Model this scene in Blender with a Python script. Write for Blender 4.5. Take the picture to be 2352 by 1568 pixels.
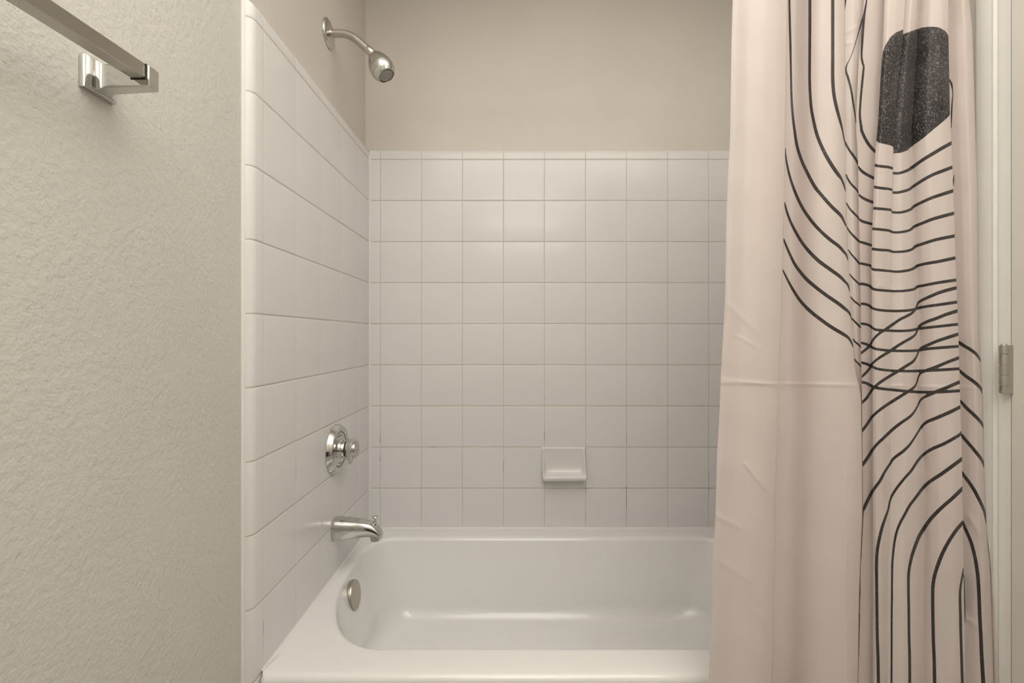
import bpy, bmesh, math
import numpy as np
from mathutils import Vector, Matrix

# ------------------------------------------------------------------ camera, world, light, exposure
for o in list(bpy.data.objects):
    bpy.data.objects.remove(o)
SC = bpy.context.scene
COL = SC.collection
CAM_H = 1.09                    # camera height above the floor; all coordinates below are measured from the camera
F, CX, CY = 1091.0, 1180.0, 773.0
cam_d = bpy.data.cameras.new('camera')
cam_d.sensor_fit = 'HORIZONTAL'; cam_d.sensor_width = 36.0
cam_d.lens = 36.0 * F / 2352.0
cam_d.shift_x = -(CX - 1176.0) / 2352.0
cam_d.shift_y = (CY - 784.0) / 2352.0
cam_d.clip_start = 0.02
cam = bpy.data.objects.new('camera', cam_d); COL.objects.link(cam)
cam.location = (0, 0, CAM_H); cam.rotation_euler = (math.pi/2, 0, 0)
SC.camera = cam
world = bpy.data.worlds.new('room_world'); SC.world = world
world.use_nodes = True
world.node_tree.nodes['Background'].inputs[0].default_value = (0.9, 0.85, 0.78, 1)
world.node_tree.nodes['Background'].inputs[1].default_value = 0.0
SC.view_settings.view_transform = 'Standard'
SC.view_settings.look = 'None'
SC.view_settings.gamma = 1.0
SC.view_settings.use_curve_mapping = False
SC.view_settings.exposure = 0.0
BAR_STRENGTH = 10.5             # emission of the vanity lamp's frosted tube
BOUNCE_FILL_POWER = 362.0             # added fill spot, aimed up to bounce soft light off the ceiling
LAMP_COLOR = (1.0, 0.985, 0.96)
fl_d = bpy.data.lights.new('ceiling_bounce_fill', 'SPOT')
fl_d.energy = BOUNCE_FILL_POWER; fl_d.color = (1.0, 0.985, 0.955)
fl_d.spot_size = math.radians(92); fl_d.spot_blend = 0.8; fl_d.shadow_soft_size = 0.05
fl = bpy.data.objects.new('ceiling_bounce_fill', fl_d); COL.objects.link(fl)
fl.location = (0.18, -0.15, CAM_H - 0.10); fl.rotation_euler = (math.pi - math.radians(6), 0, 0)

# room, measured from the camera
XL, XR = -0.556, 0.970          # left / right wall surfaces
YB, YR = 1.782, -0.95           # far wall / wall behind the camera
ZF, ZC = -CAM_H, 1.35           # floor / ceiling
TH = 0.02                       # tile bed thickness
PITCH = 0.1524
ZLINE = 0.657                   # topmost horizontal grout line
ZTOP = 0.697

# ------------------------------------------------------------------ helpers
def link(o):
    COL.objects.link(o); return o

def set_props(o, label=None, cat=None, group=None, kind=None):
    if label: o['label'] = label
    if cat: o['category'] = cat
    if group: o['group'] = group
    if kind: o['kind'] = kind
    return o

ORIG = {}
def thing(name, label, cat, base, group=None):
    o = bpy.data.objects.new(name, None); link(o)
    o.empty_display_size = 0.05
    o.location = (base[0], base[1], base[2] + CAM_H)
    ORIG[o.name] = Vector(base)
    return set_props(o, label, cat, group)

def mesh_obj(name, verts, faces, mat, parent=None, base=None, smooth=True, sharp=40):
    """one mesh object; verts in camera-origin coordinates"""
    if parent is not None:
        org = ORIG[parent.name]
    else:
        org = Vector(base if base is not None else (0, 0, 0))
    v = np.asarray(verts, dtype=float).reshape(-1, 3) - np.array(org)
    me = bpy.data.meshes.new(name)
    me.from_pydata([tuple(p) for p in v], [], [tuple(int(i) for i in f) for f in faces])
    me.validate(); me.update()
    bm = bmesh.new(); bm.from_mesh(me)
    bmesh.ops.recalc_face_normals(bm, faces=bm.faces)
    bm.to_mesh(me); bm.free()
    if smooth:
        me.polygons.foreach_set('use_smooth', [True]*len(me.polygons))
        if sharp: me.set_sharp_from_angle(angle=math.radians(sharp))
    if mat: me.materials.append(mat)
    o = bpy.data.objects.new(name, me); link(o)
    if parent is not None:
        o.parent = parent
    else:
        o.location = (org[0], org[1], org[2] + CAM_H)
    ORIG[o.name] = org
    return o

class MB:
    def __init__(s): s.v = []; s.f = []
    def add(s, v, f):
        n = len(s.v)
        s.v += [tuple(p) for p in v]; s.f += [tuple(i+n for i in q) for q in f]
        return s
    def box(s, x0, x1, y0, y1, z0, z1):
        v = [(x, y, z) for x in (x0, x1) for y in (y0, y1) for z in (z0, z1)]
        return s.add(v, [(0,1,3,2),(4,6,7,5),(0,4,5,1),(2,3,7,6),(0,2,6,4),(1,5,7,3)])
    def obj(s, name, mat, parent=None, base=None, **k):
        return mesh_obj(name, s.v, s.f, mat, parent, base, **k)

def bevel(o, w, seg=3, ang=30):
    m = o.modifiers.new('bevel', 'BEVEL'); m.width = w; m.segments = seg
    m.limit_method = 'ANGLE'; m.angle_limit = math.radians(ang)
    return o

def frame(axis):
    a = Vector(axis).normalized()
    h = Vector((0, 0, 1)) if abs(a.z) < 0.9 else Vector((0, 1, 0))
    u = a.cross(h).normalized(); w = a.cross(u).normalized()
    return a, u, w

def lathe(profile, origin, axis, n=48, cap=True):
    a, u, w = frame(axis); O = Vector(origin)
    v, f = [], []
    for r, h in profile:
        for i in range(n):
            t = 2*math.pi*i/n
            v.append(O + a*h + (u*math.cos(t) + w*math.sin(t))*max(r, 1e-5))
    for j in range(len(profile)-1):
        for i in range(n):
            k = (i+1) % n
            f.append((j*n+i, j*n+k, (j+1)*n+k, (j+1)*n+i))
    if cap:
        f.append(tuple(range(n-1, -1, -1)))
        m = (len(profile)-1)*n
        f.append(tuple(range(m, m+n)))
    return v, f

def tube(path, rad, n=24):
    P = [Vector(p) for p in path]
    R = rad if isinstance(rad, (list, tuple)) else [rad]*len(P)
    v, f = [], []
    t0 = (P[1]-P[0]).normalized(); _, u, w = frame(t0)
    for i, p in enumerate(P):
        t = (P[min(i+1, len(P)-1)] - P[max(i-1, 0)]).normalized()
        u = (u - t*u.dot(t)).normalized(); w = t.cross(u)
        for k in range(n):
            a = 2*math.pi*k/n
            v.append(p + (u*math.cos(a) + w*math.sin(a))*R[i])
    for j in range(len(P)-1):
        for i in range(n):
            k = (i+1) % n
            f.append((j*n+i, j*n+k, (j+1)*n+k, (j+1)*n+i))
    f.append(tuple(range(n-1, -1, -1))); m = (len(P)-1)*n
    f.append(tuple(range(m, m+n)))
    return v, f

def loft(rings, cap=True, closed=True):
    n = len(rings[0]); v, f = [], []
    for r in rings: v += [tuple(p) for p in r]
    for j in range(len(rings)-1):
        for i in range(n if closed else n-1):
            k = (i+1) % n
            f.append((j*n+i, j*n+k, (j+1)*n+k, (j+1)*n+i))
    if cap:
        f.append(tuple(range(n-1, -1, -1))); m = (len(rings)-1)*n
        f.append(tuple(range(m, m+n)))
    return v, f

def prism(poly, fn, h0, h1):
    """extrude a 2-D outline; fn(a, b, h) -> 3-D point"""
    n = len(poly)
    v = [fn(a, b, h0) for a, b in poly] + [fn(a, b, h1) for a, b in poly]
    f = [tuple(range(n-1, -1, -1)), tuple(range(n, 2*n))]
    f += [(i, (i+1) % n, n+(i+1) % n, n+i) for i in range(n)]
    return v, f

# ------------------------------------------------------------------ materials
def new_mat(name):
    m = bpy.data.materials.new(name); m.use_nodes = True
    nt = m.node_tree; b = nt.nodes['Principled BSDF']
    return m, nt, b

def node(nt, t, **k):
    n = nt.nodes.new(t)
    for a, b in k.items(): setattr(n, a, b)
    return n

def math_node(nt, op, a, b=None, c=None, clamp=False):
    n = node(nt, 'ShaderNodeMath', operation=op, use_clamp=clamp)
    for i, x in enumerate((a, b, c)):
        if x is None: continue
        if isinstance(x, (int, float)): n.inputs[i].default_value = x
        else: nt.links.new(x, n.inputs[i])
    return n.outputs[0]

def smooth_mask(nt, x, lo, hi, v0=0.0, v1=1.0):
    n = node(nt, 'ShaderNodeMapRange', interpolation_type='SMOOTHSTEP')
    nt.links.new(x, n.inputs[0])
    n.inputs[1].default_value = lo; n.inputs[2].default_value = hi
    n.inputs[3].default_value = v0; n.inputs[4].default_value = v1
    return n.outputs[0]

def mix_col(nt, fac, a, b):
    n = node(nt, 'ShaderNodeMix', data_type='RGBA')
    if isinstance(fac, (int, float)): n.inputs[0].default_value = fac
    else: nt.links.new(fac, n.inputs[0])
    for i, x in ((6, a), (7, b)):
        if isinstance(x, tuple): n.inputs[i].default_value = (*x, 1) if len(x) == 3 else x
        else: nt.links.new(x, n.inputs[i])
    return n.outputs[2]

def noise(nt, vec, scale, detail=3, rough=0.5, stretch=None):
    if stretch:
        mp = node(nt, 'ShaderNodeMapping'); mp.inputs['Scale'].default_value = stretch
        nt.links.new(vec, mp.inputs[0]); vec = mp.outputs[0]
    n = node(nt, 'ShaderNodeTexNoise')
    n.inputs['Scale'].default_value = scale; n.inputs['Detail'].default_value = detail
    n.inputs['Roughness'].default_value = rough
    nt.links.new(vec, n.inputs['Vector'])
    return n.outputs[0]

def bump(nt, h, strength, dist, b, prev=None):
    n = node(nt, 'ShaderNodeBump')
    n.inputs['Strength'].default_value = strength; n.inputs['Distance'].default_value = dist
    nt.links.new(h, n.inputs['Height'])
    if prev is not None: nt.links.new(prev, n.inputs['Normal'])
    if b is not None: nt.links.new(n.outputs[0], b.inputs['Normal'])
    return n.outputs[0]

def pos(nt):
    return node(nt, 'ShaderNodeNewGeometry').outputs['Position']

def paint_mat(name, col, rough=0.55, tex=0.35, scale=95.0, dist=0.002):
    m, nt, b = new_mat(name); p = pos(nt)
    big = noise(nt, p, 3.0, 2)
    c = mix_col(nt, smooth_mask(nt, big, 0.3, 0.7), tuple(x*0.975 for x in col), tuple(min(1, x*1.02) for x in col))
    nt.links.new(c, b.inputs['Base Color'])
    b.inputs['Roughness'].default_value = rough
    b.inputs['Specular IOR Level'].default_value = 0.35
    n1 = noise(nt, p, scale, 2, 0.5)
    s = smooth_mask(nt, n1, 0.22, 0.78)
    n2 = noise(nt, p, scale*2.6, 1, 0.5)
    h = math_node(nt, 'MULTIPLY_ADD', n2, 0.25, s)
    bump(nt, h, tex, dist, b)
    return m

def plain_mat(name, col, rough=0.4, metal=0.0, spec=0.5, var=0.03, coat=0.0):
    m, nt, b = new_mat(name); p = pos(nt)
    n = noise(nt, p, 18.0, 3)
    c = mix_col(nt, n, tuple(x*(1-var) for x in col), tuple(min(1, x*(1+var)) for x in col))
    nt.links.new(c, b.inputs['Base Color'])
    b.inputs['Roughness'].default_value = rough; b.inputs['Metallic'].default_value = metal
    b.inputs['Specular IOR Level'].default_value = spec
    b.inputs['Coat Weight'].default_value = coat; b.inputs['Coat Roughness'].default_value = 0.05
    return m

def tile_mat(name, axis, offs, UG):
    """glazed square tile with grout lines; axis 0 = x, 1 = y is the horizontal direction"""
    m, nt, b = new_mat(name); p = pos(nt)
    sep = node(nt, 'ShaderNodeSeparateXYZ'); nt.links.new(p, sep.inputs[0])
    def dist_to_line(x, off):
        t = math_node(nt, 'DIVIDE', math_node(nt, 'SUBTRACT', x, off), PITCH)
        fr = math_node(nt, 'ABSOLUTE', math_node(nt, 'SUBTRACT', t, math_node(nt, 'ROUND', t)))
        return math_node(nt, 'MULTIPLY', fr, PITCH)
    du = dist_to_line(sep.outputs[axis], offs)
    dz = dist_to_line(sep.outputs[2], ZLINE + CAM_H)
    d = math_node(nt, 'MINIMUM', du, dz)
    gz = smooth_mask(nt, dz, 0.0009, 0.0016, 1.0, 0.0)
    gu = smooth_mask(nt, du, 0.0008, 0.0014, UG, 0.0)
    g = math_node(nt, 'MAXIMUM', gz, gu)
    core = smooth_mask(nt, d, 0.0004, 0.0011, 1.0, 0.0)
    n1 = noise(nt, p, 9.0, 4, 0.6)
    st = smooth_mask(nt, n1, 0.56, 0.68)
    low = smooth_mask(nt, sep.outputs[2], CAM_H - 0.45, CAM_H - 0.1, 1.0, 0.12)
    stain = math_node(nt, 'MULTIPLY', math_node(nt, 'MULTIPLY', core, st), low)
    glaze = mix_col(nt, noise(nt, p, 5.0, 2), TILE_A, TILE_B)
    grout = mix_col(nt, noise(nt, p, 40.0, 3), (0.49, 0.44, 0.37), (0.57, 0.52, 0.44))
    c = mix_col(nt, g, glaze, grout)
    c = mix_col(nt, stain, c, (0.09, 0.07, 0.05))
    nt.links.new(c, b.inputs['Base Color'])
    r = node(nt, 'ShaderNodeMapRange'); nt.links.new(g, r.inputs[0])
    r.inputs[3].default_value = 0.18; r.inputs[4].default_value = 0.8
    nt.links.new(r.outputs[0], b.inputs['Roughness'])
    b.inputs['Specular IOR Level'].default_value = 0.4
    bump(nt, noise(nt, p, 14.0, 2), 0.05, 0.004, b)
    return m

TILE_A, TILE_B = (0.765, 0.742, 0.735), (0.79, 0.767, 0.76)
M = {}
M['wall'] = paint_mat('textured_wall_paint', (0.645, 0.625, 0.570), 0.5, 0.42, 125.0, 0.0016)
M['wall_smooth'] = paint_mat('alcove_wall_paint', (0.68, 0.625, 0.570), 0.4, 0.10, 60.0)
M['ceiling'] = paint_mat('ceiling_paint', (0.86, 0.84, 0.80), 0.7, 0.3, 80.0)
M['trim'] = plain_mat('trim_enamel', (0.86, 0.84, 0.79), 0.3)
M['door'] = paint_mat('door_paint', (0.745, 0.705, 0.645), 0.45, 0.06, 60.0)
M['floor'] = plain_mat('vinyl_floor', (0.48, 0.43, 0.37), 0.4, var=0.2)
M['tile_l'] = tile_mat('glazed_tile_side', 1, 1.018, 0.34)
M['tile_b'] = tile_mat('glazed_tile_far', 0, -0.4956, 0.8)
M['caulk'] = plain_mat('white_caulk', (0.80, 0.775, 0.745), 0.45)
M['tub'] = plain_mat('white_tub_enamel', (0.86, 0.845, 0.83), 0.16, var=0.01, coat=0.4)
M['ceramic'] = plain_mat('white_ceramic', (0.78, 0.755, 0.74), 0.14, var=0.01)
M['chrome'] = plain_mat('polished_chrome', (0.62, 0.615, 0.595), 0.09, 1.0, var=0.02)
M['satin'] = plain_mat('satin_chrome', (0.53, 0.505, 0.47), 0.26, 1.0, var=0.04)
M['nickel'] = plain_mat('brushed_nickel', (0.46, 0.43, 0.37), 0.3, 1.0, var=0.04)
M['steel'] = plain_mat('worn_hinge_steel', (0.52, 0.50, 0.465), 0.35, 1.0, var=0.18)
M['wood'] = plain_mat('dark_stained_wood', (0.085, 0.05, 0.03), 0.4, var=0.3)
M['dark'] = plain_mat('dark_gap', (0.03, 0.025, 0.02), 0.6)
M['rust'] = plain_mat('rust_red_mark', (0.28, 0.07, 0.025), 0.5)
M['grey_plastic'] = plain_mat('grey_spray_plastic', (0.36, 0.33, 0.29), 0.4, var=0.15)

for key, nm, st in (('bar_glow', 'lit_tube_glass', BAR_STRENGTH),):
    m, nt, b = new_mat(nm)
    nt.nodes.remove(b)
    em = node(nt, 'ShaderNodeEmission'); em.inputs[0].default_value = (*LAMP_COLOR, 1); em.inputs[1].default_value = st
    nt.links.new(em.outputs[0], nt.nodes['Material Output'].inputs[0])
    M[key] = m

def curtain_mat():
    m, nt, b = new_mat('printed_curtain_fabric')
    at = node(nt, 'ShaderNodeAttribute', attribute_name='ink')
    p = pos(nt)
    ink = smooth_mask(nt, at.outputs['Fac'], -0.6, 0.6)
    area = node(nt, 'ShaderNodeAttribute', attribute_name='patch').outputs['Fac']
    cloth = mix_col(nt, noise(nt, p, 4.0, 2), (0.785, 0.698, 0.658), (0.805, 0.718, 0.678))
    fl = noise(nt, p, 420.0, 3, 0.62, (1.0, 1.0, 0.6))
    fleck = smooth_mask(nt, fl, 0.50, 0.70)
    cloud = smooth_mask(nt, noise(nt, p, 16.0, 3), 0.35, 0.7)
    dark = mix_col(nt, cloud, (0.022, 0.018, 0.017), (0.062, 0.055, 0.054))
    linec = mix_col(nt, noise(nt, p, 300.0, 2), (0.028, 0.022, 0.020), (0.066, 0.055, 0.052))
    fw = math_node(nt, 'MULTIPLY', fleck, 0.58)
    dark = mix_col(nt, fw, dark, (0.42, 0.39, 0.38))
    linec = mix_col(nt, math_node(nt, 'MULTIPLY', fleck, 0.16), linec, (0.42, 0.39, 0.38))
    inkc = mix_col(nt, area, linec, dark)
    c = mix_col(nt, ink, cloth, inkc)
    nt.links.new(c, b.inputs['Base Color'])
    b.inputs['Roughness'].default_value = 0.45
    b.inputs['Specular IOR Level'].default_value = 0.5
    b.inputs['Sheen Weight'].default_value = 0.1
    w1 = noise(nt, p, 9.0, 3, 0.5, (1.0, 1.0, 0.5))
    n1 = bump(nt, w1, 0.25, 0.006, None)
    w2 = noise(nt, p, 900.0, 1)
    bump(nt, w2, 0.06, 0.0004, b, n1)
    tr = node(nt, 'ShaderNodeBsdfTranslucent'); nt.links.new(c, tr.inputs[0])
    mx = node(nt, 'ShaderNodeMixShader'); mx.inputs[0].default_value = 0.34
    nt.links.new(b.outputs[0], mx.inputs[1]); nt.links.new(tr.outputs[0], mx.inputs[2])
    nt.links.new(mx.outputs[0], nt.nodes['Material Output'].inputs[0])
    return m
M['curtain'] = curtain_mat()

# ------------------------------------------------------------------ room shell
W = 0.1
def struct(name, mb, mat, label=None):
    o = mb.obj(name, mat, base=(0, 0, 0), smooth=False); o['kind'] = 'structure'
    if label: o['label'] = label
    return o
struct('floor', MB().box(XL-W, XR+W, YR-W, YB+W, ZF-W, ZF), M['floor'])
struct('ceiling', MB().box(XL-W, XR+W, YR-W, YB+W, ZC, ZC+W), M['ceiling'])
wl = struct('wall_left', MB().box(XL-W, XL, YR-W, 0.985, ZF, ZC).box(XL-W, XL, 0.985, YB+W, ZF, ZC), M['wall'], 'beige textured wall with the towel bar and shower fittings')
wl.data.materials.append(M['wall_smooth'])          # the alcove end of the wall is smooth
for p_ in wl.data.polygons:
    if p_.center.y > 0.99: p_.material_index = 1
wb = struct('wall_back', MB().box(XL, XR, YB, YB+W, ZF, ZC), M['wall_smooth'], 'smooth beige wall above the tub with white tile below')
struct('wall_rear', MB().box(XL, XR, YR-W, YR, ZF, ZC), M['wall'])
DY0, DY1, DZ = 0.156, 0.9135, 0.94         # door slab
mb = MB()
mb.box(XR, XR+W, 0.935, YB+W, ZF, ZC)
mb.box(XR, XR+W, YR-W, 0.136, ZF, ZC)
mb.box(XR, XR+W, 0.136, 0.935, DZ+0.02, ZC)
wr = struct('wall_right', mb, M['wall'], 'beige wall holding the door at the right edge')

def axis_coords(lo, hi, off, curve_lo=False, curve_hi=False, r=TH):
    """sample positions: grout grooves and rounded ends"""
    c = set()
    k0 = math.ceil((lo-off)/PITCH); k1 = math.floor((hi-off)/PITCH)
    for k in range(k0, k1+1):
        x = off + k*PITCH
        for d in (-0.0045, -0.003, -0.0019, -0.0011, 0, 0.0011, 0.0019, 0.003, 0.0045):
            if lo < x+d < hi: c.add(round(x+d, 6))
        if lo < x+PITCH/2 < hi: c.add(round(x+PITCH/2, 6))
    c.add(lo); c.add(hi)
    for i in range(1, 13):
        a = i/12*math.pi/2
        if curve_lo: c.add(round(lo + r*(1-math.sin(a)), 6))
        if curve_hi: c.add(round(hi - r*(1-math.sin(a)), 6))
    return sorted(c)

def groove(x, off):
    d = abs((x-off)/PITCH - round((x-off)/PITCH))*PITCH
    if d >= 0.0045: return 0.0
    if d <= 0.0012: return 0.0009
    t = (d-0.0012)/(0.0045-0.0012)
    return 0.0009*(1-t)**2.6

def recess(x, edge, sign, r=TH):
    """how far a bullnose end falls back at distance x from its end"""
    q = (edge - x)*sign          # distance into the tile from the end
    if q >= r: return 0.0
    c = (r-q)/r
    return r*(1-math.sqrt(max(0.0, 1-c*c)))

def tile_sheet(name, us, zs, uoff, place, rec, mat, parent, label):
    v, f = [], []
    nz = len(zs)
    for u in us:
        for z in zs:
            d = max(groove(u, uoff)*0.55, groove(z, ZLINE))
            d = min(TH-0.0004, d + rec(u, z))
            v.append(place(u, z, d))
    for i in range(len(us)-1):
        for j in range(nz-1):
            f.append((i*nz+j, i*nz+j+1, (i+1)*nz+j+1, (i+1)*nz+j))
    o = mesh_obj(name, v, f, mat, parent, sharp=None)
    o['label'] = label
    return o
Y_BN = 0.972                    # outer end of the bullnose edge
zs_l = axis_coords(ZF, ZTOP, ZLINE, False, True)
zs_b = axis_coords(-0.722, ZTOP, ZLINE, False, True)
ys_l = axis_coords(Y_BN, YB-TH, 1.018, True, False)
XT = XL + TH; YT = YB - TH; XTR = XR - TH
tl = tile_sheet('tile_cladding', ys_l, zs_l, 1.018, lambda u, z, d: (XT - d, u, z),
           lambda u, z: math.hypot(recess(u, Y_BN, -1), recess(z, ZTOP, 1)), M['tile_l'], wl,
           'glossy white square tile with a rounded bullnose edge')
xs_b = axis_coords(XT, XTR, -0.4956)
tb = tile_sheet('tile_cladding', xs_b, zs_b, -0.4956, lambda u, z, d: (u, YT + d, z),
           lambda u, z: recess(z, ZTOP, 1), M['tile_b'], wb, 'glossy white square tile in a grid')
ys_r = axis_coords(1.020, YB-TH, 1.018, True, False)
tr_ = tile_sheet('tile_cladding', ys_r, zs_l, 1.018, lambda u, z, d: (XTR + d, u, z),
           lambda u, z: math.hypot(recess(u, 1.020, -1), recess(z, ZTOP, 1)), M['tile_l'], wr,
           'glossy white square tile behind the curtain')
# caulk in the corner of the tiles, along the tub and beside the bullnose edge
def quarter_bead(r, n=6):
    return [(r*(1-math.sin(a)), r*(1-math.cos(a))) for a in [i/n*math.pi/2 for i in range(n+1)]]
q = [(0, 0)] + quarter_bead(0.0065)
v, f = prism(q, lambda a, b_, h: (XT-0.0005+a, YT+0.0005-b_, h), -0.712, 0.672)
o = mesh_obj('trim_1', v, f, M['caulk'], base=(0, 0, 0)); o['kind'] = 'structure'; o['label'] = 'white caulk bead in the tile corner'

v, f = prism([(0, 0)] + quarter_bead(0.0065), lambda a, b_, h: (XL-0.0003+b_, Y_BN+0.001-a, h), ZF, 0.690)
o = mesh_obj('trim_4', v, f, M['caulk'], base=(0, 0, 0)); o['kind'] = 'structure'; o['label'] = 'pale caulk line beside the bullnose tile edge'

# casing, jamb and door at the right
cas = [(0.9175, 0.0), (0.9175, 0.0085), (0.919, 0.0105), (0.926, 0.011), (0.9385, 0.0115), (0.9405, 0.0085), (0.943, 0.0085),
       (0.945, 0.0125), (0.948, 0.0140), (0.951, 0.0125), (0.954, 0.0128), (0.966, 0.0150), (0.979, 0.0150), (0.9825, 0.0135), (0.9835, 0.010), (0.9835, 0.0)]
v, f = prism(cas, lambda a, b_, h: (XR - b_, a, h), ZF, DZ+0.085)
mb = MB(); mb.add(v, f)
mb.box(XR-0.011, XR+W, 0.9165, 0.935, ZF, DZ+0.02)     # jamb
mb.box(XR-0.011, XR+W, 0.136, 0.153, ZF, DZ+0.02)
mb.box(XR-0.011, XR+W, 0.153, 0.9165, DZ+0.003, DZ+0.02)
mb.box(XR-0.014, XR, 0.071, 0.136, ZF, DZ+0.085)
mb.box(XR-0.014, XR, 0.136, 0.918, DZ+0.02, DZ+0.085)
o = mb.obj('trim_2', M['trim'], base=(0, 0, 0), sharp=28); o['kind'] = 'structure'; o['label'] = 'white moulded door casing beside the curtain'
d1 = MB().box(XR-0.0125, XR+0.022, DY0, DY1, ZF+0.01, DZ).obj('door_1', M['door'], base=(XR, DY1, ZF), smooth=False)
d1['kind'] = 'structure'; d1['label'] = 'beige painted door at the right edge'
# hinge: five knuckles round a pin, and the leaf on the door
HX, HY, HZ0, HZ1 = XR-0.0245, 0.9165, -0.1095, -0.0165
mb = MB()
hh = (HZ1-HZ0)
cuts = [0, .185, .415, .62, .835, 1.0]
for i in range(5):
    a = HZ0 + hh*(1-cuts[i+1]) + 0.0006; c = HZ0 + hh*(1-cuts[i]) - 0.0006
    mb.add(*lathe([(0.0066, 0), (0.0072, 0.0006), (0.0072, c-a-0.0006), (0.0066, c-a)], (HX, HY, a), (0, 0, 1), 24))
mb.add(*lathe([(0.0052, 0), (0.0052, hh-0.001)], (HX, HY, HZ0+0.0005), (0, 0, 1), 20))
mb.add(*lathe([(0.006, 0), (0.0045, 0.0018), (0.001, 0.0024)], (HX, HY, HZ1), (0, 0, 1), 20))
hin = mb.obj('hinge', M['steel'], d1); hin['label'] = 'grey steel butt hinge with five knuckles'
mb = MB().box(HX+0.001, XR-0.0105, HY-0.0062, HY-0.0032, HZ0, HZ1)
mb.box(HX+0.001, XR-0.0105, HY+0.0008, HY+0.0030, HZ0, HZ1)
lf = mb.obj('hinge_leaf', M['steel'], hin, smooth=False)

# ------------------------------------------------------------------ bathtub
def rrect(x0, x1, y0, y1, rad, z, nc=14, ns=10):
    """rad: ((ax,ay) front-left, front-right, back-right, back-left)"""
    (a0, b0), (a1, b1), (a2, b2), (a3, b3) = rad
    pts = []
    def arc(cx, cy, a, b_, t0):
        for i in range(nc+1):
            t = t0 + i/nc*math.pi/2
            pts.append((cx + a*math.cos(t), cy + b_*math.sin(t), z))
    def side(p, q_):
        for i in range(1, ns):
            t = i/ns; pts.append((p[0]+(q_[0]-p[0])*t, p[1]+(q_[1]-p[1])*t, z))
    arc(x0+a0, y0+b0, a0, b0, math.pi)
    side((x0+a0, y0), (x1-a1, y0))
    arc(x1-a1, y0+b1, a1, b1, -math.pi/2)
    side((x1, y0+b1), (x1, y1-b2))
    arc(x1-a2, y1-b2, a2, b2, 0)
    side((x1-a2, y1), (x0+a3, y1))
    arc(x0+a3, y1-b3, a3, b3, math.pi/2)
    side((x0, y1-b3), (x0, y0+b0))
    return pts
TX0, TX1, TY0, TY1, TZ = XT, XTR, 0.993, YT, -0.71
def lerp(a, c, t): return a + (c-a)*t
rings = []
def outer(ins, z, r=0.016):
    e = max(r-ins, 0.004)
    # only the front edge is rounded over; the other three run into the tile
    return rrect(TX0+min(ins, 0.003), TX1-min(ins, 0.003), TY0+ins, TY1-min(ins, 0.003), ((e, e), (e, e), (.004, .004), (.004, .004)), z)
rings.append(outer(0.012, ZF))
rings.append(outer(0.012, -0.80))
rings.append(outer(0.002, -0.765))
rings.append(outer(0.0, -0.745))
R = 0.016
for i in range(0, 9):
    a = i/8*math.pi/2
    rings.append(outer(R*(1-math.cos(a)), TZ - R*(1-math.sin(a))))
OPEN = (-0.497, 0.80, 1.090, 1.676); ORAD = ((0.187, 0.36), (0.20, 0.30), (0.16, 0.20), (0.085, 0.13))
BOT = (-0.375, 0.60, 1.185, 1.585); BRAD = ((0.14, 0.22), (0.16, 0.2), (0.12, 0.16), (0.07, 0.10))
rings.append(rrect(TX0+0.02, TX1-0.02, TY0+0.03, TY1-0.02, ((.05, .06), (.05, .06), (.03, .03), (.02, .02)), TZ+0.0005))
def ring_mix(t, z, grow=0.0):
    q_ = [lerp(a, c, t) for a, c in zip(OPEN, BOT)]
    rr = [(lerp(a[0], c[0], t)+grow, lerp(a[1], c[1], t)+grow) for a, c in zip(ORAD, BRAD)]
    return rrect(q_[0]-grow, q_[1]+grow, q_[2]-grow, q_[3]+grow, rr, z)
rings.append(ring_mix(0, TZ, 0.016))
for i in range(1, 9):
    a = i/8*math.radians(78)
    rr_ = 0.016
    rings.append(ring_mix(0, TZ - rr_*(1-math.cos(a)), 0.016 - rr_*math.sin(a)))
z_top = TZ - 0.016*(1-math.cos(math.radians(78)))
ZBOT = -0.968
# sloped wall, then a fillet into the floor
fr = 0.065
for t in (0.12, 0.25, 0.38):
    rings.append(ring_mix(t, lerp(z_top, ZBOT+fr*0.95, t/0.45)))
for i in range(0, 11):
    a = math.radians(15 + 75*i/10)
    t = 0.45 + 0.55*(math.sin(a)-math.sin(math.radians(15)))/(1-math.sin(math.radians(15)))*0.0 + 0.55*(1-math.cos(math.radians(90*i/10)))
    z = ZBOT + fr*0.95*(1-math.sin(math.radians(90*i/10)))
    rings.append(ring_mix(t, z))
v, f = loft(rings, cap=False)
n = len(rings[0]); mlast = (len(rings)-1)*n
cxm = sum(p[0] for p in rings[-1])/n; cym = sum(p[1] for p in rings[-1])/n
for s in (0.8, 0.5, 0.2):
    base_i = len(v)
    v += [(cxm+(p[0]-cxm)*s, cym+(p[1]-cym)*s, ZBOT-0.002*(1-s)) for p in rings[-1]]
    f += [(mlast+i, mlast+(i+1) % n, base_i+(i+1) % n, base_i+i) for i in range(n)]
    mlast = base_i
f.append(tuple(range(mlast, mlast+n)))
tub = mesh_obj('bathtub', v, f, M['tub'], base=(0.2, TY0, ZF), sharp=60)
set_props(tub, 'white built-in bathtub with a flat rim below the tiled walls', 'bathtub')
# overflow plate on the end wall of the tub
oc = Vector((-0.484, 1.420, -0.772)); oax = Vector((1, 0, 0.16))
v, f = lathe([(0.036, 0), (0.0415, 0.0008), (0.0420, 0.002), (0.0420, 0.0105), (0.0408, 0.0128), (0.036, 0.0136), (0.012, 0.0142), (0.0, 0.0143)], oc, oax, 56, cap=False)
ov = mesh_obj('overflow_plate', v, f, M['nickel'], tub); ov['label'] = 'round brushed nickel overflow plate'
v, f = lathe([(0.0045, 0), (0.0045, 0.0008), (0.0, 0.0009)], oc + oax.normalized()*0.0141, oax, 20)
sc = mesh_obj('screw', v, f, M['steel'], ov)
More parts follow.
